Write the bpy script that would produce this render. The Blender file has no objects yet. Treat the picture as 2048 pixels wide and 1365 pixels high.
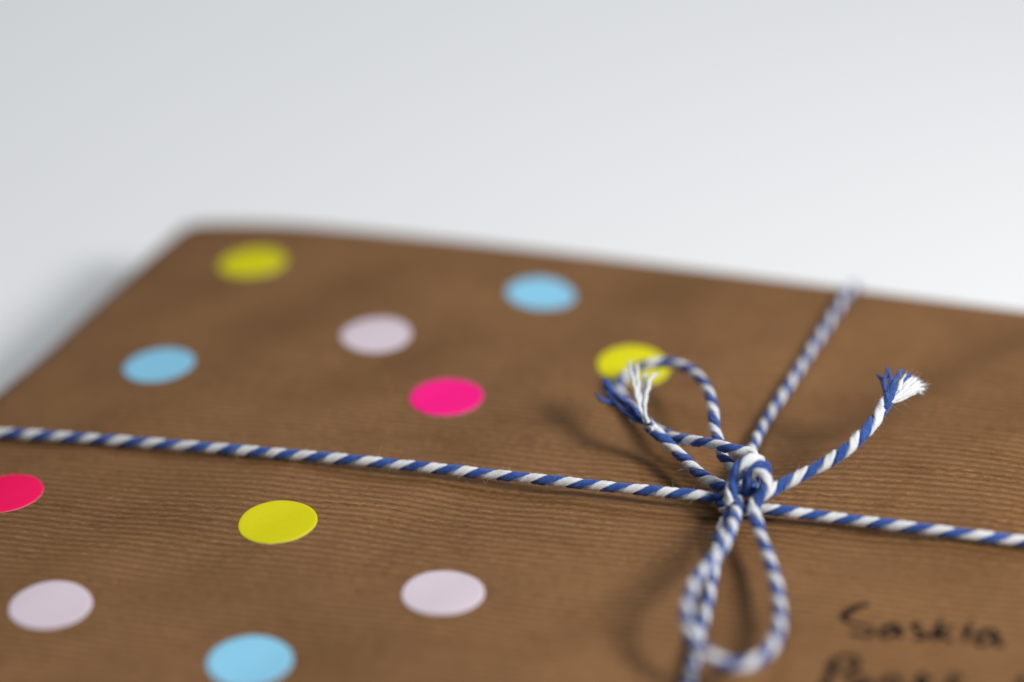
import bpy, math, random
import numpy as np
from mathutils import Matrix, Vector

random.seed(7)
PH = 1.6
rng = np.random.default_rng(7)
S = 0.001                       # all lengths below are millimetres
H = 20.0                        # thickness of the parcel

RUN1 = [[-80.11, -6.08, 1.0], [-55.85, -12.73, 1.3], [-24.69, -21.67, 1.8], [-2.2, -26.83, 2.2], [12.45, -31.78, 2.6], [21.12, -33.98, 2.8], [26.85, -35.41, 2.8], [29.7, -36.17, 2.5], [32.36, -37.34, 2.3], [34.92, -38.67, 2.4], [38.06, -39.67, 2.4], [47.9, -41.79, 2.0], [61.56, -45.98, 1.6], [71.79, -47.77, 1.4]]
RUN2 = [[57.62, 33.4, 1], [50.31, 16.99, 1], [44.0, 3.08, 1], [38.92, -8.76, 1.1], [36.21, -17.8, 1.6], [33.89, -29.73, 2.8], [32.0, -37.88, 3.4], [29.98, -41.69, 2.4], [29.05, -43.74, 1.3], [28.39, -47.65, 1], [27.77, -51.87, 1], [26.86, -56.5, 1], [25.86, -61.62, 1], [24.56, -67.2, 1], [22.72, -76.29, 1], [22.12, -79.25, 1]]
FRONT = [[31.0, -39.58, 3.4], [31.07, -38.3, 4.8], [31.59, -36.85, 6.6], [32.63, -36.06, 8.2], [33.95, -35.57, 8.8], [35.35, -34.73, 8.0], [36.35, -33.9, 6.2], [36.21, -33.6, 4.4], [34.78, -34.32, 3.6], [33.54, -37.31, 4.8], [33.64, -37.91, 7.2], [34.53, -38.03, 8.6], [35.56, -38.57, 8.4], [35.97, -39.1, 7.2], [35.42, -40.07, 5.8], [34.45, -40.75, 4.9], [34.03, -42.35, 4.4], [34.2, -45.91, 4.3], [34.57, -50.31, 4.2], [35.1, -55.09, 4.0], [35.39, -59.91, 3.9], [35.41, -64.61, 3.8], [35.01, -69.32, 3.8], [33.71, -74.3, 4.0], [31.57, -78.03, 4.3], [28.91, -80.03, 4.6], [26.17, -79.88, 5.2], [23.83, -78.07, 5.8], [22.66, -75.04, 6.4], [22.36, -71.51, 7.0], [23.09, -67.66, 7.4], [24.31, -63.75, 7.4], [26.4, -59.44, 7.0], [28.61, -54.17, 6.2], [30.42, -47.69, 5.2], [31.47, -42.21, 4.2], [32.27, -38.05, 3.6]]
FRONT_KNOT_PTS = 16
BACK = [[34.63, -33.86, 5.2], [34.89, -33.05, 6.4], [34.55, -30.7, 7.0], [32.24, -29.55, 6.9], [29.52, -26.65, 6.2], [27.02, -24.02, 5.2], [24.5, -21.15, 4.0], [22.79, -17.88, 2.9], [20.58, -12.9, 1.7], [18.6, -7.77, 1.2], [17.03, -3.72, 1.2], [16.66, -0.58, 1.4], [17.39, 1.44, 1.9], [19.11, 2.42, 2.8], [21.36, 1.47, 4.2], [23.94, 1.23, 4.6], [26.65, -1.2, 5.2], [28.88, -5.8, 5.7], [29.96, -11.33, 5.9], [30.16, -15.63, 5.8], [30.1, -20.07, 5.2], [30.51, -23.37, 4.6], [30.72, -26.67, 4.2], [31.78, -29.32, 4.2], [33.55, -33.26, 4.0]]
LTAIL = [[33.16, -37.51, 4.6], [31.54, -36.26, 4.2], [30.02, -34.59, 3.8], [28.08, -31.99, 3.5], [26.19, -28.41, 3.4], [24.51, -25.17, 3.7], [22.74, -22.88, 4.5], [20.92, -21.18, 5.6], [19.74, -20.16, 6.3], [19.22, -19.56, 6.6]]
RTAIL = [[33.33, -37.25, 4.6], [34.85, -38.72, 4.8], [36.3, -38.55, 5.0], [38.22, -37.2, 5.3], [40.4, -36.45, 6.0], [44.2, -35.18, 7.3], [47.78, -33.54, 8.7], [50.4, -31.35, 9.8], [52.86, -28.41, 10.8], [54.57, -25.41, 11.5], [55.35, -23.91, 11.8]]
COIL = [[29.76, -35.45, 2.2], [30.05, -37.32, 2.0], [31.23, -38.76, 2.2], [32.93, -39.15, 2.4], [34.5, -37.63, 2.6], [34.9, -34.83, 2.8], [33.6, -32.98, 2.8], [31.69, -33.18, 2.8], [30.47, -34.74, 2.6], [30.26, -36.45, 2.3], [30.92, -37.35, 2.0], [32.13, -37.63, 1.8]]
LB = [[[20.67, -21.62, 6.7], [19.3, -20.56, 7.0], [17.97, -18.67, 7.2], [16.36, -15.42, 7.4], [15.25, -12.94, 7.8], [14.56, -10.91, 8.2], [14.19, -10.34, 8.4]], [[20.45, -21.66, 6.6], [18.97, -20.64, 6.8], [17.19, -18.95, 7.0], [15.76, -16.38, 7.2], [14.66, -13.74, 7.5], [13.97, -11.71, 7.9], [13.91, -10.43, 8.2]], [[20.53, -22.04, 7.2], [19.09, -20.28, 7.6], [17.64, -18.69, 7.6], [16.25, -15.45, 7.8], [15.0, -13.51, 8.0], [14.3, -11.75, 8.3], [14.44, -10.98, 8.5]], [[20.32, -21.81, 7.2], [18.55, -20.16, 7.8], [18.15, -19.31, 8.2], [17.46, -17.74, 8.2], [16.43, -16.25, 8.0], [15.44, -13.8, 7.9], [14.71, -12.55, 8.1]], [[19.11, -20.13, 6.5], [17.23, -18.05, 6.6], [15.79, -15.91, 6.8], [14.39, -14.98, 7.0], [13.29, -14.67, 7.3], [12.66, -13.61, 7.6]]]
LW = [[[19.67, -21.78, 7.2], [19.29, -20.63, 7.8], [18.87, -19.24, 8.4], [18.59, -17.19, 9.0], [18.2, -13.89, 9.8], [17.94, -11.32, 10.4], [17.85, -9.8, 10.7]], [[19.78, -21.79, 7.2], [19.48, -20.2, 7.8], [19.19, -18.33, 8.5], [18.91, -16.27, 9.1], [18.92, -14.02, 9.6], [18.86, -11.92, 10.2], [19.06, -10.13, 10.6]], [[19.98, -22.14, 7.4], [19.67, -20.77, 8.0], [19.64, -19.23, 8.5], [19.97, -17.03, 9.0], [20.42, -14.85, 9.4], [20.92, -12.88, 9.8], [21.4, -12.24, 10.0], [22.02, -12.04, 10.0]], [[19.91, -21.45, 7.0], [19.6, -19.08, 7.4], [19.43, -17.04, 8.0], [19.56, -14.53, 8.6], [19.91, -12.1, 9.0], [20.28, -10.42, 9.2]], [[20.71, -22.74, 6.6], [19.5, -21.06, 6.4], [18.35, -19.87, 6.3], [17.51, -19.03, 6.4]]]
RB = [[[53.97, -26.46, 11.6], [54.92, -24.82, 12.0], [55.21, -23.01, 12.2], [55.04, -21.34, 12.5], [55.33, -19.89, 12.8], [55.97, -18.27, 13.0], [56.03, -17.4, 13.2]], [[53.8, -26.88, 11.6], [54.87, -24.43, 11.9], [55.05, -22.22, 12.0], [55.02, -20.37, 12.2], [54.98, -18.99, 12.3], [54.6, -18.15, 12.4]], [[54.18, -26.47, 11.6], [55.24, -24.79, 12.1], [55.48, -22.93, 12.4], [55.99, -21.07, 12.7], [56.17, -19.62, 13.0], [56.08, -18.19, 13.2]], [[54.34, -26.82, 11.8], [55.43, -24.93, 12.3], [55.83, -23.08, 12.6], [56.42, -21.44, 12.9], [57.14, -20.06, 13.1], [57.62, -18.88, 13.3], [58.14, -18.68, 13.3]], [[54.55, -26.83, 11.8], [55.64, -24.94, 12.3], [56.31, -23.1, 12.6], [57.25, -21.74, 12.8], [58.16, -20.63, 12.9], [58.63, -19.61, 13.0], [59.11, -19.3, 13.0]]]
RW = [[[53.61, -27.6, 11.4], [55.2, -25.28, 11.7], [56.77, -23.08, 12.2], [58.06, -21.42, 12.6], [58.98, -20.27, 12.8], [59.44, -19.69, 12.9]], [[53.61, -27.6, 11.4], [55.2, -25.28, 11.7], [57.03, -23.48, 12.3], [58.47, -21.66, 12.6], [59.52, -20.34, 12.7], [59.98, -20.09, 12.8]], [[53.61, -27.6, 11.4], [55.2, -25.28, 11.7], [57.28, -23.4, 12.0], [58.76, -22.02, 12.3], [59.89, -20.88, 12.5], [60.44, -20.42, 12.6]], [[53.61, -27.6, 11.4], [55.2, -25.28, 11.7], [57.46, -23.58, 12.1], [58.94, -22.29, 12.2], [60.28, -21.21, 12.3], [60.91, -21.01, 12.3]], [[53.61, -27.6, 11.4], [55.2, -25.28, 11.7], [57.38, -23.49, 11.8], [58.8, -22.64, 11.9], [60.11, -21.77, 12.0], [60.9, -21.59, 12.0]], [[53.61, -27.6, 11.4], [55.2, -25.28, 11.7], [57.27, -23.62, 11.5], [58.58, -22.76, 11.6], [59.78, -21.93, 11.6], [60.46, -22.46, 11.7]], [[56.85, -23.12, 12.6], [57.36, -21.7, 12.9], [57.98, -20.36, 13.0], [58.43, -19.45, 13.1]]]
INK = [[[48.45, -59.88], [47.04, -60.32], [45.38, -61.58], [44.47, -63.13], [45.15, -64.11], [46.72, -64.71], [47.94, -65.4], [47.97, -66.34], [47.07, -67.18], [45.92, -66.88], [45.04, -66.42]], [[51.83, -64.47], [50.42, -64.93], [49.13, -66.54], [49.49, -67.4], [50.78, -66.66], [51.95, -64.92], [51.53, -66.43], [51.93, -67.48]], [[54.95, -64.04], [53.73, -64.56], [54.08, -65.66], [55.18, -66.25], [54.52, -67.34], [53.38, -67.7]], [[57.86, -63.26], [56.94, -65.4], [56.03, -68.07]], [[59.33, -64.99], [57.19, -66.32], [57.83, -67.65], [58.86, -68.3]], [[61.67, -64.48], [60.93, -66.08], [60.11, -68.63]], [[62.24, -63.3], [62.06, -63.69]], [[64.93, -66.72], [63.47, -66.29], [61.98, -67.8], [62.04, -69.42], [63.37, -68.93], [64.8, -67.21], [64.51, -68.76], [64.93, -70.17]], [[41.88, -73.12], [41.14, -75.73], [40.17, -78.66], [39.58, -80.33]], [[41.84, -73.25], [42.67, -72.37], [43.9, -71.92], [44.93, -72.45], [44.99, -73.74], [43.81, -75.26], [42.06, -75.73]], [[46.3, -77.18], [45.22, -76.51], [43.97, -77.28], [43.42, -78.84], [44.24, -79.75], [46.07, -77.78], [45.98, -79.67]], [[48.06, -76.98], [47.6, -79.38]], [[47.89, -77.71], [49.13, -76.59], [50.1, -76.92], [49.9, -79.34]], [[53.63, -75.57], [52.63, -77.4], [51.88, -79.59]], [[54.29, -76.93], [52.67, -78.13], [53.74, -79.63]], [[58.09, -75.79], [57.15, -77.12], [56.31, -79.72]], [[58.57, -76.43], [57.89, -77.02]], [[66.86, -76.88], [66.23, -77.96], [65.55, -80.12]]]
ST = [["yellow", -45.25, 52.29], ["blue", -57.66, 15.37], ["lilac", -22.39, 21.36], ["blue", 5.0, 35.89], ["pink", -10.51, -0.07], ["yellow", 19.43, 8.92], ["rosy", -76.56, -23.96], ["yellow", -34.66, -35.72], ["lilac", -64.97, -55.65], ["lilac", -10.35, -54.97], ["blue", -36.14, -69.69]]
CORNER = [-62.23, 76.12]
EDGE_S = [0.9483, -0.3174]
EDGE_T = [-0.3656, -0.9308]
CAM = {"loc": [0.0, -360.0, 226.0], "r": [0.9997806834748455, -0.010024965883736449, -0.018387088121851844], "u": [0.020942419883356957, 0.4785868729057035, 0.8777904192526649], "f": [0.0, 0.8779829754279805, -0.4786918579406068]}

# ------------------------------------------------------------------ camera, light, exposure
sc = bpy.context.scene
cd = bpy.data.cameras.new('camera')
cam = bpy.data.objects.new('camera', cd)
sc.collection.objects.link(cam)
r_, u_, f_ = CAM['r'], CAM['u'], CAM['f']
cam.matrix_world = Matrix(((r_[0], u_[0], -f_[0], CAM['loc'][0]*S), (r_[1], u_[1], -f_[1], CAM['loc'][1]*S),
                           (r_[2], u_[2], -f_[2], CAM['loc'][2]*S), (0, 0, 0, 1)))
cd.sensor_width = 22.3
cd.lens = 5260*22.3/2048
cd.clip_start = 0.01
cd.clip_end = 20.0
cd.dof.use_dof = True
cd.dof.focus_distance = 0.3865
cd.dof.aperture_fstop = 2.6
sc.camera = cam

w = bpy.data.worlds.new('World')
sc.world = w
w.use_nodes = True
bg = w.node_tree.nodes['Background']
bg.inputs[0].default_value = (0.88, 0.95, 1.0, 1)
bg.inputs[1].default_value = 0.115

def area(name, az, el, dist, size, power, col, target=(20, -20, 20)):
    ld = bpy.data.lights.new(name, 'AREA')
    ld.shape = 'RECTANGLE'
    ld.size, ld.size_y = size
    ld.energy = power
    ld.color = col
    o = bpy.data.objects.new(name, ld)
    sc.collection.objects.link(o)
    a, e = math.radians(az), math.radians(el)
    d = Vector((math.cos(e)*math.cos(a), math.cos(e)*math.sin(a), math.sin(e)))
    o.location = Vector(target)*S + d*dist
    o.rotation_euler = d.to_track_quat('Z', 'Y').to_euler()
    return o
area('window_light', -36, 38, 0.55, (0.15, 0.15), 3.9, (1.0, 0.985, 0.96), (60, -25, 20))
area('back_fill_light', 98, 52, 1.0, (0.6, 0.5), 3.7, (0.94, 0.97, 1.0))  # soft fill lamp added behind the parcel to brighten the table, no window there

vs = sc.view_settings
vs.view_transform = 'Standard'
vs.look = 'None'
vs.exposure = 0.0
vs.gamma = 1.0
sc.cycles.use_denoising = True

# ------------------------------------------------------------------ helpers
def link(o, parent=None):
    sc.collection.objects.link(o)
    if parent is not None:
        o.parent = parent
    return o

def tag(o, label=None, cat=None, group=None, kind=None):
    for k, v in (('label', label), ('category', cat), ('group', group), ('kind', kind)):
        if v:
            o[k] = v
    return o

def mesh(name, verts, faces, mats, parent=None, mat_idx=None, smooth=True):
    me = bpy.data.meshes.new(name)
    me.from_pydata([tuple(v) for v in np.asarray(verts, float)*S], [], [tuple(int(i) for i in q) for q in faces])
    for m in (mats if isinstance(mats, (list, tuple)) else [mats]):
        me.materials.append(m)
    if mat_idx is not None:
        me.polygons.foreach_set('material_index', np.asarray(mat_idx, dtype=np.int32))
    me.polygons.foreach_set('use_smooth', np.full(len(me.polygons), smooth, dtype=bool))
    me.update()
    return link(bpy.data.objects.new(name, me), parent)

def empty(name, loc=(0, 0, 0)):
    o = bpy.data.objects.new(name, None)
    o.empty_display_size = 0.01
    return link(o)

class NT:
    def __init__(s, name):
        s.m = bpy.data.materials.new(name)
        s.m.use_nodes = True
        s.n = s.m.node_tree.nodes
        s.l = s.m.node_tree.links
        s.p = s.n['Principled BSDF']
    def node(s, t, **kw):
        n = s.n.new(t)
        for k, v in kw.items():
            if k.startswith('i_'):
                n.inputs[k[2:].replace('_', ' ')].default_value = v
            else:
                setattr(n, k, v)
        return n
    def link(s, a, b):
        s.l.new(a, b)
    def ramp(s, fac, stops):
        r = s.n.new('ShaderNodeValToRGB')
        el = r.color_ramp.elements
        for i, (p, c) in enumerate(stops):
            e = el[i] if i < 2 else el.new(p)
            e.position = p
            e.color = tuple(c) + (1,) if len(c) == 3 else c
        s.link(fac, r.inputs[0])
        return r.outputs[0]
    def mix(s, fac, a, b, mode='MIX'):
        m = s.n.new('ShaderNodeMix')
        m.data_type = 'RGBA'
        m.blend_type = mode
        for i, v in ((0, fac), (6, a), (7, b)):
            if hasattr(v, 'links'):
                s.link(v, m.inputs[i])
            else:
                m.inputs[i].default_value = v if not isinstance(v, tuple) or len(v) == 4 else v + (1,)
        return m.outputs[2]
    def math(s, op, a, b=0.0):
        m = s.n.new('ShaderNodeMath')
        m.operation = op
        for i, v in enumerate((a, b)):
            if hasattr(v, 'links'):
                s.link(v, m.inputs[i])
            else:
                m.inputs[i].default_value = v
        return m.outputs[0]

# ------------------------------------------------------------------ materials
def mat_table():
    t = NT('table_white')
    co = t.node('ShaderNodeTexCoord')
    n = t.node('ShaderNodeTexNoise', i_Scale=6.0, i_Detail=3.0)
    t.link(co.outputs['Object'], n.inputs['Vector'])
    t.link(t.ramp(n.outputs[0], [(0.3, (0.90, 0.91, 0.925)), (0.7, (0.915, 0.925, 0.94))]), t.p.inputs['Base Color'])
    t.p.inputs['Roughness'].default_value = 0.55
    return t.m

RIB_ANGLE = math.radians(-14.0)

def mat_kraft():
    t = NT('ribbed_kraft_paper')
    co = t.node('ShaderNodeTexCoord')
    mp = t.node('ShaderNodeMapping')
    mp.inputs['Scale'].default_value = (1000, 1000, 1000)          # millimetres
    t.link(co.outputs['Object'], mp.inputs['Vector'])
    rot = t.node('ShaderNodeMapping')
    rot.vector_type = 'POINT'
    rot.inputs['Rotation'].default_value = (0, 0, -RIB_ANGLE)
    t.link(mp.outputs[0], rot.inputs['Vector'])
    # ribs run along x after the rotation; wobble their spacing and strength a little
    wob = t.node('ShaderNodeTexNoise', i_Scale=0.045, i_Detail=2.0)
    t.link(rot.outputs[0], wob.inputs['Vector'])
    sep = t.node('ShaderNodeSeparateXYZ')
    t.link(rot.outputs[0], sep.inputs[0])
    y = t.math('ADD', sep.outputs['Y'], t.math('MULTIPLY', wob.outputs[0], 0.25))
    rib = t.math('SINE', t.math('MULTIPLY', y, 2*math.pi/1.45))
    # long streaks along the ribs
    st = t.node('ShaderNodeMapping')
    st.inputs['Scale'].default_value = (0.06, 0.62, 0.62)
    t.link(rot.outputs[0], st.inputs['Vector'])
    streak = t.node('ShaderNodeTexNoise', i_Scale=1.0, i_Detail=4.0, i_Roughness=0.6)
    t.link(st.outputs[0], streak.inputs['Vector'])
    st2 = t.node('ShaderNodeMapping')
    st2.inputs['Scale'].default_value = (0.75, 1.7, 1.7)
    t.link(rot.outputs[0], st2.inputs['Vector'])
    fib = t.node('ShaderNodeTexNoise', i_Scale=1.0, i_Detail=5.0, i_Roughness=0.7)
    t.link(st2.outputs[0], fib.inputs['Vector'])
    grain = t.node('ShaderNodeTexNoise', i_Scale=3.2, i_Detail=3.0, i_Roughness=0.7)
    t.link(mp.outputs[0], grain.inputs['Vector'])
    fl = t.node('ShaderNodeMapping')
    fl.inputs['Scale'].default_value = (0.7, 3.4, 3.4)
    t.link(rot.outputs[0], fl.inputs['Vector'])
    fleck = t.node('ShaderNodeTexNoise', i_Scale=1.0, i_Detail=1.0)
    t.link(fl.outputs[0], fleck.inputs['Vector'])
    mott = t.node('ShaderNodeTexNoise', i_Scale=0.05, i_Detail=3.0)
    t.link(mp.outputs[0], mott.inputs['Vector'])
    ribw = t.math('MULTIPLY', rib, t.math('MULTIPLY', fib.outputs[0], 1.25))
    base = t.ramp(fib.outputs[0], [(0.28, (0.130, 0.060, 0.0235)), (0.5, (0.218, 0.109, 0.046)), (0.72, (0.325, 0.174, 0.079))])
    c = t.mix(t.ramp(streak.outputs[0], [(0.35, (0, 0, 0)), (0.65, (1, 1, 1))]), base, (0.234, 0.122, 0.054))
    fac = t.math('MULTIPLY_ADD', ribw, 0.26)
    fac.node.inputs[2].default_value = 0.5
    c = t.mix(1.0, c, t.ramp(fac, [(0.30, (0.70, 0.68, 0.66)), (0.70, (1.17, 1.17, 1.16))]), 'MULTIPLY')
    c = t.mix(1.0, c, t.ramp(mott.outputs[0], [(0.32, (0.86, 0.85, 0.84)), (0.68, (1.10, 1.10, 1.10))]), 'MULTIPLY')
    c = t.mix(1.0, c, t.ramp(fleck.outputs[0], [(0.30, (0.74, 0.72, 0.70)), (0.37, (1, 1, 1)), (0.64, (1, 1, 1)), (0.72, (1.28, 1.27, 1.25))]), 'MULTIPLY')
    c = t.mix(1.0, c, t.ramp(grain.outputs[0], [(0.3, (0.84, 0.83, 0.82)), (0.7, (1.14, 1.14, 1.14))]), 'MULTIPLY')
    t.link(c, t.p.inputs['Base Color'])
    hgt = t.math('ADD', t.math('MULTIPLY', ribw, 0.045), t.math('MULTIPLY', fib.outputs[0], 0.06))
    b = t.node('ShaderNodeBump', i_Strength=0.55, i_Distance=S)
    t.link(hgt, b.inputs['Height'])
    t.link(b.outputs[0], t.p.inputs['Normal'])
    t.p.inputs['Roughness'].default_value = 0.52
    t.p.inputs['Specular IOR Level'].default_value = 0.05
    return t.m

def mat_yarn(name, dark, mid, light, rough=0.85):
    t = NT(name)
    co = t.node('ShaderNodeTexCoord')
    n = t.node('ShaderNodeTexNoise', i_Scale=2600.0, i_Detail=4.0, i_Roughness=0.7)
    n2 = t.node('ShaderNodeTexNoise', i_Scale=420.0, i_Detail=2.0)
    t.link(co.outputs['Object'], n.inputs['Vector'])
    t.link(co.outputs['Object'], n2.inputs['Vector'])
    f = t.math('ADD', t.math('MULTIPLY', n.outputs[0], 0.6), t.math('MULTIPLY', n2.outputs[0], 0.4))
    t.link(t.ramp(f, [(0.33, dark), (0.5, mid), (0.67, light)]), t.p.inputs['Base Color'])
    b = t.node('ShaderNodeBump', i_Strength=0.5, i_Distance=0.00008)
    t.link(n.outputs[0], b.inputs['Height'])
    t.link(b.outputs[0], t.p.inputs['Normal'])
    t.p.inputs['Roughness'].default_value = rough
    t.p.inputs['Specular IOR Level'].default_value = 0.25
    t.p.inputs['Sheen Weight'].default_value = 0.25
    t.p.inputs['Sheen Roughness'].default_value = 0.5
    return t.m

def mat_sticker(name, col, rough=0.42):
    t = NT(name)
    co = t.node('ShaderNodeTexCoord')
    n = t.node('ShaderNodeTexNoise', i_Scale=900.0, i_Detail=3.0)
    t.link(co.outputs['Object'], n.inputs['Vector'])
    lo = tuple(v*0.985 for v in col)
    hi = tuple(min(1.0, v*1.01) for v in col)
    t.link(t.ramp(n.outputs[0], [(0.35, lo), (0.65, hi)]), t.p.inputs['Base Color'])
    b = t.node('ShaderNodeBump', i_Strength=0.03, i_Distance=0.00005)
    t.link(n.outputs[0], b.inputs['Height'])
    t.link(b.outputs[0], t.p.inputs['Normal'])
    t.p.inputs['Roughness'].default_value = rough
    t.p.inputs['Specular IOR Level'].default_value = 0.04
    return t.m

def mat_ink():
    t = NT('black_marker_ink')
    co = t.node('ShaderNodeTexCoord')
    n = t.node('ShaderNodeTexNoise', i_Scale=1500.0, i_Detail=3.0)
    t.link(co.outputs['Object'], n.inputs['Vector'])
    t.link(t.ramp(n.outputs[0], [(0.3, (0.006, 0.006, 0.006)), (0.7, (0.016, 0.013, 0.012))]), t.p.inputs['Base Color'])
    t.p.inputs['Roughness'].default_value = 0.8
    t.p.inputs['Specular IOR Level'].default_value = 0.05
    return t.m

M_TABLE, M_KRAFT, M_INK = mat_table(), mat_kraft(), mat_ink()
M_BLUE = mat_yarn('blue_cotton', (0.014, 0.045, 0.20), (0.026, 0.080, 0.32), (0.055, 0.145, 0.47))
M_WHITE = mat_yarn('white_cotton', (0.60, 0.61, 0.63), (0.71, 0.72, 0.745), (0.80, 0.81, 0.83))
COL = {'yellow': (0.70, 0.65, 0.006), 'blue': (0.26, 0.60, 0.83), 'lilac': (0.69, 0.585, 0.66), 'pink': (1.0, 0.010, 0.25), 'rosy': (0.97, 0.008, 0.12)}
M_ST = {k: mat_sticker(k+'_sticker_paper', v) for k, v in COL.items()}
M_STE = {k: mat_sticker(k+'_sticker_edge', tuple(0.5*c+0.45 for c in v)) for k, v in COL.items()}

# ------------------------------------------------------------------ table
def build_table():
    x0, x1, y0, y1, th, r = -900, 1100, -700, 1300, 28, 3
    prof = [(0, -th), (0, -r)] + [(r-r*math.cos(a), -r+r*math.sin(a)) for a in np.linspace(0.3, math.pi/2, 4)]
    v, f = [], []
    for d, zz in prof:
        v += [(x0+d, y0+d, zz), (x1-d, y0+d, zz), (x1-d, y1-d, zz), (x0+d, y1-d, zz)]
    for k in range(len(prof)-1):
        for i in range(4):
            j = (i+1) % 4
            f.append((4*k+i, 4*k+j, 4*k+4+j, 4*k+4+i))
    n = 4*(len(prof)-1)
    f += [(n, n+1, n+2, n+3), (3, 2, 1, 0)]
    o = mesh('table', v, f, M_TABLE, smooth=False)
    tag(o, 'plain white table top under the parcel', None, kind='structure')
build_table()

# ------------------------------------------------------------------ parcel
P0 = np.array(CORNER)                   # back left corner
ES = np.array(EDGE_S)                   # along the back edge
ET = np.array(EDGE_T)                   # along the left edge
WS, WT, RE, RL = 236.0, 192.0, 2.4, 6.5
INV = np.linalg.inv(np.stack([ES, ET], 1))

# <und>
def st_of(x, y):
    d = np.stack([np.asarray(x, float)-P0[0], np.asarray(y, float)-P0[1]], -1) @ INV.T
    return d[..., 0], d[..., 1]

def smooth(a, b, x):
    t = np.clip((x-a)/(b-a), 0, 1)
    return t*t*(3-2*t)

def und_raw(x, y):
    """gentle dents and creases of the wrapping paper, millimetres"""
    x = np.asarray(x, float); y = np.asarray(y, float)
    wv = 0.67*x-0.742*y                 # across the diagonal creases
    al = 0.742*x+0.67*y                 # along them
    s, t = st_of(x, y)
    h = 2.5*np.tanh((wv-43)/8.0)*smooth(-5, 35, al)*np.exp(-((wv-43)/38)**2)
    h += 1.7*np.tanh((wv+11)/6.5)*smooth(8, 36, al)*np.exp(-((wv+12)/30)**2)
    h += 0.9*np.tanh((wv+42)/8.0)*np.exp(-((wv+48)/30)**2)*smooth(-60, -20, al)
    h *= smooth(0, 16, t)*smooth(0, 14, s)
    h -= 2.4*np.clip(1-s/90, 0, 1)**2+2.4*np.clip(1-s/32, 0, 1)**2    # falls away to the left edge
    h -= 0.15*(1-smooth(0, 26, t))**2
    h -= 0.8*np.clip((s-110)/100, 0, 1)**2*np.clip((t-60)/80, 0, 1)
    h += 0.03*np.sin(0.9*x+0.2*y)*np.exp(-((y+7.5+0.225*(x+80))/9)**2)
    h += smooth(0, 14, t)*(0.22*np.sin(0.13*x+0.05*y+0.6)+0.18*np.sin(0.09*y-0.06*x+2.0)+0.14*np.sin(0.21*x-0.17*y)+0.08*np.sin(0.33*y-0.25*x+1)+0.02*np.sin(0.5*x-0.31*y+0.3))
    return h
U0 = float(und_raw(33.0, -33.0))
def und(x, y):
    return und_raw(x, y)-U0
# </und>

def spaced(L, r0, r1):
    e0 = list(np.linspace(0, r0, 10))[:-1]
    e1 = list(np.linspace(0, r1, 8))[:-1]
    n = int((L-r0-r1)/1.6)
    return np.array(e0+list(np.linspace(r0, L-r1, n))+[L-v for v in e1[::-1]])

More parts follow.
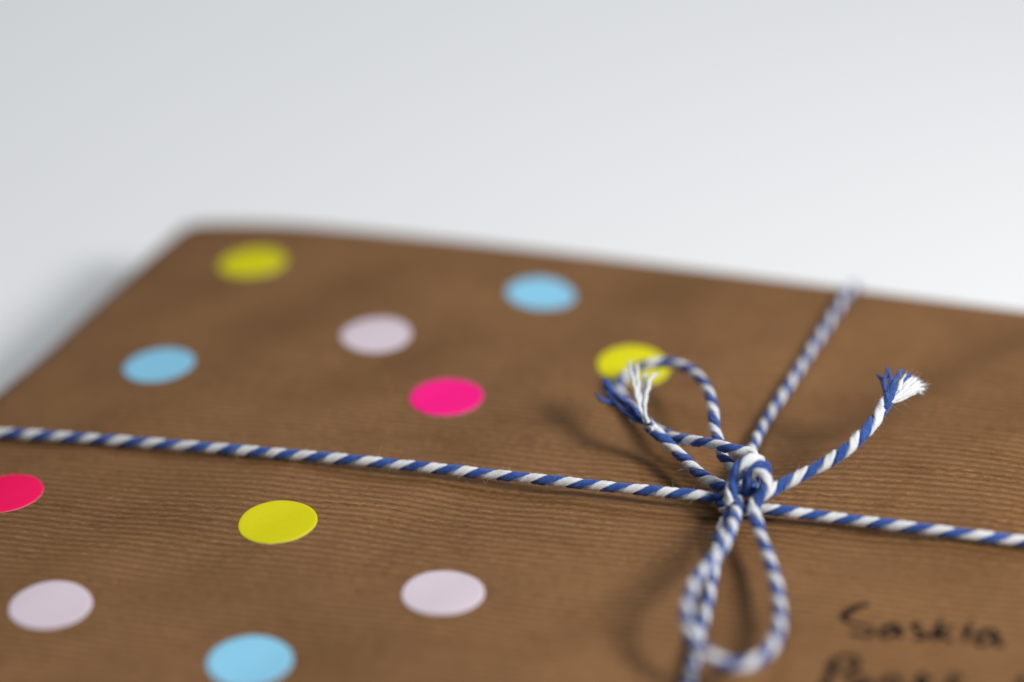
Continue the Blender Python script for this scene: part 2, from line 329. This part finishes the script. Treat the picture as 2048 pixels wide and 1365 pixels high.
def build_parcel():
    root = empty('wrapped_parcel')
    tag(root, 'flat parcel wrapped in ribbed brown kraft paper lying on the white table', 'parcel')
    ss, tt = spaced(WS, RL, RE), spaced(WT, RE, RE)
    A, B = np.meshgrid(ss, tt, indexing='ij')
    a0 = np.where(A < RL, -(RL-A), np.where(A > WS-RE, A-(WS-RE), 0))
    b0 = np.where(B < RE, -(RE-B), np.where(B > WT-RE, B-(WT-RE), 0))
    ra = np.where(A < RL, RL, RE)
    an, bn = np.abs(a0)/ra, np.abs(b0)/RE
    q = np.sqrt(an**2+bn**2)
    ang = np.minimum(q, 1)*math.pi/2
    k = np.where(q > 1e-9, np.sin(ang)/np.maximum(q, 1e-9), 0)
    rz = np.where(q > 1e-9, (ra*an**2+RE*bn**2)/np.maximum(q**2, 1e-9), RE)
    An, Bn = A-a0+a0*k, B-b0+b0*k
    x = P0[0]+An*ES[0]+Bn*ET[0]
    y = P0[1]+An*ES[1]+Bn*ET[1]
    zz = H-rz*(1-np.cos(ang))+und(x, y)
    ni, nj = A.shape
    v = np.stack([x, y, zz], -1).reshape(-1, 3)
    idx = np.arange(ni*nj).reshape(ni, nj)
    f = [(idx[i, j], idx[i, j+1], idx[i+1, j+1], idx[i+1, j]) for i in range(ni-1) for j in range(nj-1)]
    border = list(idx[:, 0])+list(idx[-1, 1:])+list(idx[-2::-1, -1])+list(idx[0, -2:0:-1])
    verts = list(map(tuple, v))
    prev = border
    cen = v[:, :2].mean(0)
    for lev in (0.8, 0.55, 0.3, 0.08, 0.0):
        cur = []
        for n, bi in enumerate(border):
            bx, by, bz = v[bi]
            bulge = 0.35*math.sin(lev*math.pi)-(0.8 if lev == 0 else 0)
            d = np.array([bx, by])-cen
            d /= np.linalg.norm(d)
            verts.append((bx+d[0]*bulge, by+d[1]*bulge, bz*lev+0.02))
            cur.append(len(verts)-1)
        m = len(border)
        for n in range(m):
            f.append((prev[n], prev[(n+1) % m], cur[(n+1) % m], cur[n]))
        prev = cur
    f.append(tuple(prev[::-1]))
    mesh('paper_wrapper', verts, f, M_KRAFT, root)
    # the folded end flaps of the wrapping on the two short sides
    for side in (0, 1):
        s0 = -0.75 if side == 0 else WS+0.75
        out = -1 if side == 0 else 1
        fl = []
        for dd in (0.0, 0.25):
            top = H-RL-8.0 if side == 0 else H-RE-2.5
            for (tv, z_) in ((22, top), (WT-22, top), (WT-40, 0.8), (40, 0.8)):
                p = P0+(s0+out*dd)*ES+tv*ET
                fl.append((p[0], p[1], z_))
        ff = [(0, 1, 2, 3), (7, 6, 5, 4)]+[(i, (i+1) % 4, 4+(i+1) % 4, 4+i) for i in range(4)]
        mesh('end_flap', fl, ff, M_KRAFT, root, smooth=False)
    # handwriting: thin films of ink lying on the paper
    verts, f = [], []
    for k, st in enumerate(INK):
        p = resample(np.array([(a, b, 0) for a, b in st]), 0.18)[:, :2]
        d = np.gradient(p, axis=0)
        d /= np.linalg.norm(d, axis=1)[:, None]+1e-9
        nrm = np.stack([-d[:, 1], d[:, 0]], 1)
        n = len(p)
        u = np.linspace(0, 1, n)
        wd = (0.82 if k == 8 else 0.64 if k > 8 else 0.57)*(0.82+0.18*np.sin(u*7+k))*np.minimum(1, 0.45+np.minimum(u, 1-u)*n*0.18/0.5)
        b0 = len(verts)
        for sgn in (-1, 1):
            e = p+nrm*wd[:, None]*sgn
            hh = und(e[:, 0], e[:, 1])+H+0.035+0.002*k
            verts += list(map(tuple, np.column_stack([e, hh])))
        f += [(b0+i, b0+i+1, b0+n+i+1, b0+n+i) for i in range(n-1)]
    o = mesh('handwriting', verts, f, M_INK, root)
    tag(o, 'handwritten name in black ink with a second line cut off below')
    return root

# ------------------------------------------------------------------ twine
def resample(P, ds):
    """Catmull-Rom through the points, then even steps"""
    P = np.asarray(P, float)
    Q = np.vstack([2*P[0]-P[1], P, 2*P[-1]-P[-2]])
    out = []
    for i in range(1, len(Q)-2):
        p0, p1, p2, p3 = Q[i-1], Q[i], Q[i+1], Q[i+2]
        # centripetal parameters
        t = [0.0]
        for a, b in ((p0, p1), (p1, p2), (p2, p3)):
            t.append(t[-1]+max(np.linalg.norm(b-a), 1e-6)**0.5)
        for u in np.linspace(t[1], t[2], 24, endpoint=False):
            A1 = (t[1]-u)/(t[1]-t[0])*p0+(u-t[0])/(t[1]-t[0])*p1
            A2 = (t[2]-u)/(t[2]-t[1])*p1+(u-t[1])/(t[2]-t[1])*p2
            A3 = (t[3]-u)/(t[3]-t[2])*p2+(u-t[2])/(t[3]-t[2])*p3
            B1 = (t[2]-u)/(t[2]-t[0])*A1+(u-t[0])/(t[2]-t[0])*A2
            B2 = (t[3]-u)/(t[3]-t[1])*A2+(u-t[1])/(t[3]-t[1])*A3
            out.append((t[2]-u)/(t[2]-t[1])*B1+(u-t[1])/(t[2]-t[1])*B2)
    out.append(P[-1])
    out = np.array(out)
    s = np.r_[0, np.cumsum(np.linalg.norm(np.diff(out, axis=0), axis=1))]
    n = max(3, int(s[-1]/ds)+1)
    g = np.linspace(0, s[-1], n)
    return np.stack([np.interp(g, s, out[:, k]) for k in range(3)], 1)

def frames(p):
    t = np.gradient(p, axis=0)
    t /= np.linalg.norm(t, axis=1)[:, None]+1e-12
    n = np.cross(t[0], (0, 0, 1.0))
    if np.linalg.norm(n) < 1e-3:
        n = np.cross(t[0], (1.0, 0, 0))
    n /= np.linalg.norm(n)
    N = [n]
    for i in range(1, len(p)):
        n = N[-1]-t[i]*(N[-1] @ t[i])
        n /= np.linalg.norm(n)
        N.append(n)
    N = np.array(N)
    return t, N, np.cross(t, N)

TW_R, PITCH = 0.79, 5.05
FUZZ = {0: [], 1: []}          # root points and directions, blue / white

class Strand:
    """two-ply twine along a path, kept as arrays so one path can be cut into parts"""
    def __init__(s, pts, phase=0.0, radius=TW_R, pitch=PITCH, loosen=None, lead=None, ds=0.2, fuzz=True):
        p = resample(pts, ds)
        n = len(p)
        t, N, B = frames(p)
        pit = np.full(n, pitch)
        L = np.arange(n)*ds
        if loosen:
            pit *= 1+loosen[1]*smooth(L[-1]-loosen[0], L[-1], L)
        if lead:
            pit *= 1+lead[1]*(1-smooth(lead[0]-3, lead[0]+3, L))
        pit *= 1+0.07*np.sin(L*0.21+phase*3)+0.05*np.sin(L*0.63+phase)+0.04*np.sin(L*0.097+5*phase)
        phi = phase-np.cumsum(2*math.pi*ds/pit)
        rad = radius*(1+0.03*np.sin(L*0.9+phase)+0.035*np.sin(L*0.37+2*phase))
        if lead:
            rad = rad*(1+0.10*(1-smooth(lead[0]-3, lead[0]+3, L)))
        if loosen:
            rad = rad*(1+0.10*smooth(L[-1]-loosen[0]*0.6, L[-1], L))
        K = 26
        al = np.arange(K)*2*math.pi/K
        s.n, s.K, s.ply = n, K, []
        for ply in (0, 1):
            ph = phi+math.pi*ply
            er = N*np.cos(ph)[:, None]+B*np.sin(ph)[:, None]
            et = -N*np.sin(ph)[:, None]+B*np.cos(ph)[:, None]
            lob = 1+0.045*np.cos(6*(al[None, :]+(2*math.pi*L/7.5)[:, None]*0.8))+0.015*np.sin(11*al[None, :]+(L*3.1)[:, None])
            lob *= 1+0.03*np.sin(L*2.3+ply*2+phase)[:, None]
            ra = 0.56*rad[:, None]*np.cos(al)[None, :]*lob
            rb = 0.87*rad[:, None]*np.sin(al)[None, :]*lob
            ring = (p+er*(0.45*rad)[:, None])[:, None, :]+er[:, None, :]*ra[..., None]+et[:, None, :]*rb[..., None]
            s.ply.append(ring)
            if fuzz:
                m = int(L[-1]*8)
                ii = rng.integers(2, n-2, m)
                kk = rng.integers(0, K, m)
                root = ring[ii, kk]
                out = root-p[ii]
                out /= np.linalg.norm(out, axis=1)[:, None]+1e-9
                FUZZ[ply].append(np.concatenate([root, out+t[ii]*rng.normal(0, 0.9, m)[:, None]+rng.normal(0, 0.5, (m, 3))], 1))
        s.p, s.t = p, t
    def part(s, name, parent, a=0.0, b=1.0):
        i0, i1 = int(a*(s.n-1)), int(b*(s.n-1))
        verts, f, mi = [], [], []
        K = s.K
        for ply in (0, 1):
            R = s.ply[ply][i0:i1+1]
            b0 = len(verts)
            m = len(R)
            verts += list(R.reshape(-1, 3))
            for i in range(m-1):
                for k in range(K):
                    k2 = (k+1) % K
                    f.append((b0+i*K+k, b0+i*K+k2, b0+(i+1)*K+k2, b0+(i+1)*K+k))
            f.append(tuple(b0+k for k in range(K))[::-1])
            f.append(tuple(b0+(m-1)*K+k for k in range(K)))
            mi += [ply]*(len(f)-len(mi))
        v = np.array(verts)
        v[:, 2] += H
        return mesh(name, v, f, [M_BLUE, M_WHITE], parent, mi)

def over_edges(pts):
    """continue a run on the paper beyond the picture, round both edges and down the sides"""
    P = [np.array(p) for p in pts]
    def tail(p, q):
        d = (p-q)[:2]
        d /= np.linalg.norm(d)
        s, t = st_of(p[0], p[1])
        ds, dt = INV @ d
        c = []
        if ds < 0: c.append((s/-ds, RL))
        if ds > 0: c.append(((WS-s)/ds, RE))
        if dt < 0: c.append((t/-dt, RE))
        if dt > 0: c.append(((WT-t)/dt, RE))
        lam, re = min(c)
        out = []
        m = max(1, int(lam/25))
        for k in range(1, m):
            e = p[:2]+d*lam*k/m
            out.append(np.array([e[0], e[1], 1.0]))
        e = p[:2]+d*lam
        w_ = re+TW_R
        prof = [(-re-3.0, TW_R)]+[(-re+w_*math.sin(a), -re+w_*math.cos(a)) for a in np.radians((0, 25, 50, 72, 90))]
        prof += [(TW_R+0.35, -re-0.3*(H-re)), (TW_R+0.45, -re-0.6*(H-re)), (TW_R+0.3, -H+2.4)]
        for off, z_ in prof:
            g = e+d*off
            c_ = e+d*min(off, 0.0)
            out.append(np.array([g[0], g[1], z_, 1, float(und(c_[0], c_[1]))]))
        return out
    A, B = tail(P[0], P[1]), tail(P[-1], P[-2])
    res = []
    for p in A[::-1]+P+B:
        if len(p) == 5:
            res.append((p[0], p[1], p[2]+p[4]))
        else:
            res.append((p[0], p[1], p[2]+float(und(p[0], p[1]))))
    return res

def thread(name, pts, mat, parent, r=0.27, seed=0):
    p = resample(pts, 0.16)
    n = len(p)
    t, N, B = frames(p)
    L = np.arange(n)*0.16
    p = p+N*(0.05*np.sin(L*2.6+seed))[:, None]+B*(0.05*np.cos(L*2.1+seed*2))[:, None]
    K = 14
    al = np.arange(K)*2*math.pi/K
    lob = 1+0.12*np.cos(3*(al[None, :]+(L*3.3)[:, None]))
    u = np.linspace(0, 1, n)
    rr = r*(1+0.10*np.sin(L*1.7+seed))*np.where(u > 0.9, 1-0.35*((u-0.9)/0.1)**2, 1)
    R = p[:, None, :]+(N[:, None, :]*np.cos(al)[None, :, None]+B[:, None, :]*np.sin(al)[None, :, None])*(rr[:, None]*lob)[..., None]
    v = R.reshape(-1, 3).copy()
    v[:, 2] += H
    f = [(i*K+k, i*K+(k+1) % K, (i+1)*K+(k+1) % K, (i+1)*K+k) for i in range(n-1) for k in range(K)]
    f += [tuple(range(K))[::-1], tuple((n-1)*K+k for k in range(K))]
    o = mesh(name, v, f, mat, parent)
    ply = 0 if mat is M_BLUE else 1
    m = int(L[-1]*6)+4
    ii = rng.integers(1, n, m); kk = rng.integers(0, K, m)
    root = R[ii, kk]
    out = root-p[ii]
    out /= np.linalg.norm(out, axis=1)[:, None]+1e-9
    FUZZ[ply].append(np.concatenate([root, out*0.6+t[ii]*0.8+rng.normal(0, 0.5, (m, 3))], 1))
    # a brush of single fibres at the cut end
    for _ in range(44):
        a = rng.uniform(0, 2*math.pi)
        q = p[-1]+(N[-1]*math.cos(a)+B[-1]*math.sin(a))*r*rng.uniform(0, 0.9)
        FUZZ[ply].append(np.concatenate([q, t[-1]+rng.normal(0, 0.35, 3)])[None, :])
    return o

def build_twine():
    root = empty('twine')
    root.location = (33*S, -33*S, H*S)
    off = Matrix.Translation(root.location).inverted()
    tag(root, 'blue and white striped twine tied round the parcel in a small bow', 'twine')
    made = []
    made.append(Strand(over_edges(RUN1), 0.6).part('wrapped_string', root))
    made.append(Strand(over_edges(RUN2), 2.1, radius=0.72).part('wrapped_string', root))
    fr = Strand(FRONT, PH, radius=0.82, lead=(36, 0.55))
    q = FRONT[FRONT_KNOT_PTS]
    cut = int(np.argmin(np.linalg.norm(fr.p-np.array(q), axis=1)))/(fr.n-1)
    made.append(fr.part('knot', root, 0, cut))
    kn = made[-1]
    made.append(fr.part('bow_loop', root, cut, 1))
    made.append(Strand(BACK, 0.2, radius=0.80).part('bow_loop', root))
    made.append(Strand(COIL, 0.9).part('knot_coil', root))
    lt = Strand(LTAIL, 2.6, radius=0.86, loosen=(6, 0.5)).part('loose_end', root)
    rt = Strand(RTAIL, 0.4, radius=0.90, loosen=(14, 0.9)).part('loose_end', root)
    tag(lt, 'loose end with splayed blue and white threads over the back loop')
    tag(rt, 'loose end rising to the right with a frayed tuft')
    made += [lt, rt]
    k = 0
    for L, m, par, nm, r in ((LB, M_BLUE, lt, 'blue_thread', 0.31), (LW, M_WHITE, lt, 'white_thread', 0.31),
                             (RB, M_BLUE, rt, 'blue_thread', 0.31), (RW, M_WHITE, rt, 'white_thread', 0.33)):
        for pts in L:
            k += 1
            thread(nm, pts, m, par, r, k*1.7)
    # loose fibres standing off the yarn
    for ply, m, nm in ((0, M_BLUE, 'blue_fuzz'), (1, M_WHITE, 'white_fuzz')):
        A = np.concatenate(FUZZ[ply])
        verts, f = [], []
        for a in A:
            o, d = a[:3], a[3:]/np.linalg.norm(a[3:])
            ln = rng.uniform(0.15, 0.5) if rng.random() < 0.9 else rng.uniform(0.5, 1.3)
            side = np.cross(d, rng.normal(0, 1, 3)); side /= np.linalg.norm(side)+1e-9
            bend = rng.normal(0, 0.35, 3)
            b0 = len(verts)
            up = np.cross(d, side)
            for j, u in enumerate((0, 0.5, 1)):
                c = o+d*ln*u+bend*ln*u*u
                rr = 0.014*(1-0.5*u)
                for q in range(3):
                    an = q*2*math.pi/3
                    verts.append(c+side*rr*math.cos(an)+up*rr*math.sin(an)+np.array((0, 0, H)))
            for j in range(2):
                for q in range(3):
                    q2 = (q+1) % 3
                    f.append((b0+j*3+q, b0+j*3+q2, b0+j*3+3+q2, b0+j*3+3+q))
        o = mesh(nm, verts, f, m, root)
        tag(o, kind='stuff')
        made.append(o)
    for o in made:                      # meshes were laid out in world space: keep them there
        o.matrix_parent_inverse = off
    return root

parcel = build_parcel()
twine = build_twine()

# ------------------------------------------------------------------ stickers
LAB = [
    'yellow round sticker nearest the back left corner of the parcel',
    'light blue round sticker beside the left edge of the parcel, behind the string',
    'lilac round sticker behind the string, between the blue and pink stickers',
    'light blue round sticker close to the back edge of the parcel',
    'bright pink round sticker behind the string, below the lilac one',
    'yellow round sticker partly covered by the back loop of the bow',
    'bright pink round sticker in front of the string, cut off at picture left',
    'yellow round sticker in front of the string',
    'lilac round sticker in the left foreground, left of the other lilac one in front',
    'lilac round sticker in front of the string, left of the front bow loop',
    'light blue round sticker in the foreground, cut off at picture bottom',
]

def build_sticker(k, colour, cx, cy):
    R0, NA = 6.0, 72
    ph = rng.uniform(0, 6.28)
    rings = [(0.0, 0.15), (1.5, 0.15), (3.0, 0.15), (4.4, 0.15), (5.3, 0.149), (5.6, 0.143), (5.78, 0.125), (5.9, 0.10), (5.97, 0.08), (6.0, 0.06), (6.0, 0.0)]
    base = float(und(cx, cy))
    verts, f, mi = [], [], []
    curl_a = rng.uniform(-1.4, -0.4)
    for ri, (r, zz) in enumerate(rings):
        if r == 0:
            verts.append((cx, cy, H+base+zz+0.02))
            continue
        for i in range(NA):
            a = 2*math.pi*i/NA
            rr = 0.965*r*(1+0.004*math.sin(3*a+ph)+0.003*math.sin(7*a+2*ph))
            if abs(((a-ph+math.pi) % (2*math.pi))-math.pi) < 0.05 and r > 5.7:
                rr += 0.10                  # nick left by the punch
            x, y = cx+rr*math.cos(a), cy+rr*math.sin(a)
            lift = 0.0*max(0.0, math.cos(a-curl_a))**3*max(0.0, (r-4.2)/1.8)**2
            verts.append((x, y, H+float(und(x, y))+zz+0.02+lift))
    for i in range(NA):
        f.append((0, 1+i, 1+(i+1) % NA)); mi.append(0)
    for ri in range(1, len(rings)-1):
        for i in range(NA):
            a, b = 1+(ri-1)*NA, 1+ri*NA
            j = (i+1) % NA
            f.append((a+i, b+i, b+j, a+j)); mi.append(1 if ri >= len(rings)-2 else 0)
    v = np.array(verts)-np.array((cx, cy, H+base))
    o = mesh('round_sticker', v, f, [M_ST[colour], M_STE[colour]], None, mi)
    o.location = (cx*S, cy*S, (H+base)*S)
    tag(o, LAB[k], 'sticker', 'round stickers on the parcel')

for k, (c_, x_, y_) in enumerate(ST):
    build_sticker(k, c_, x_, y_)
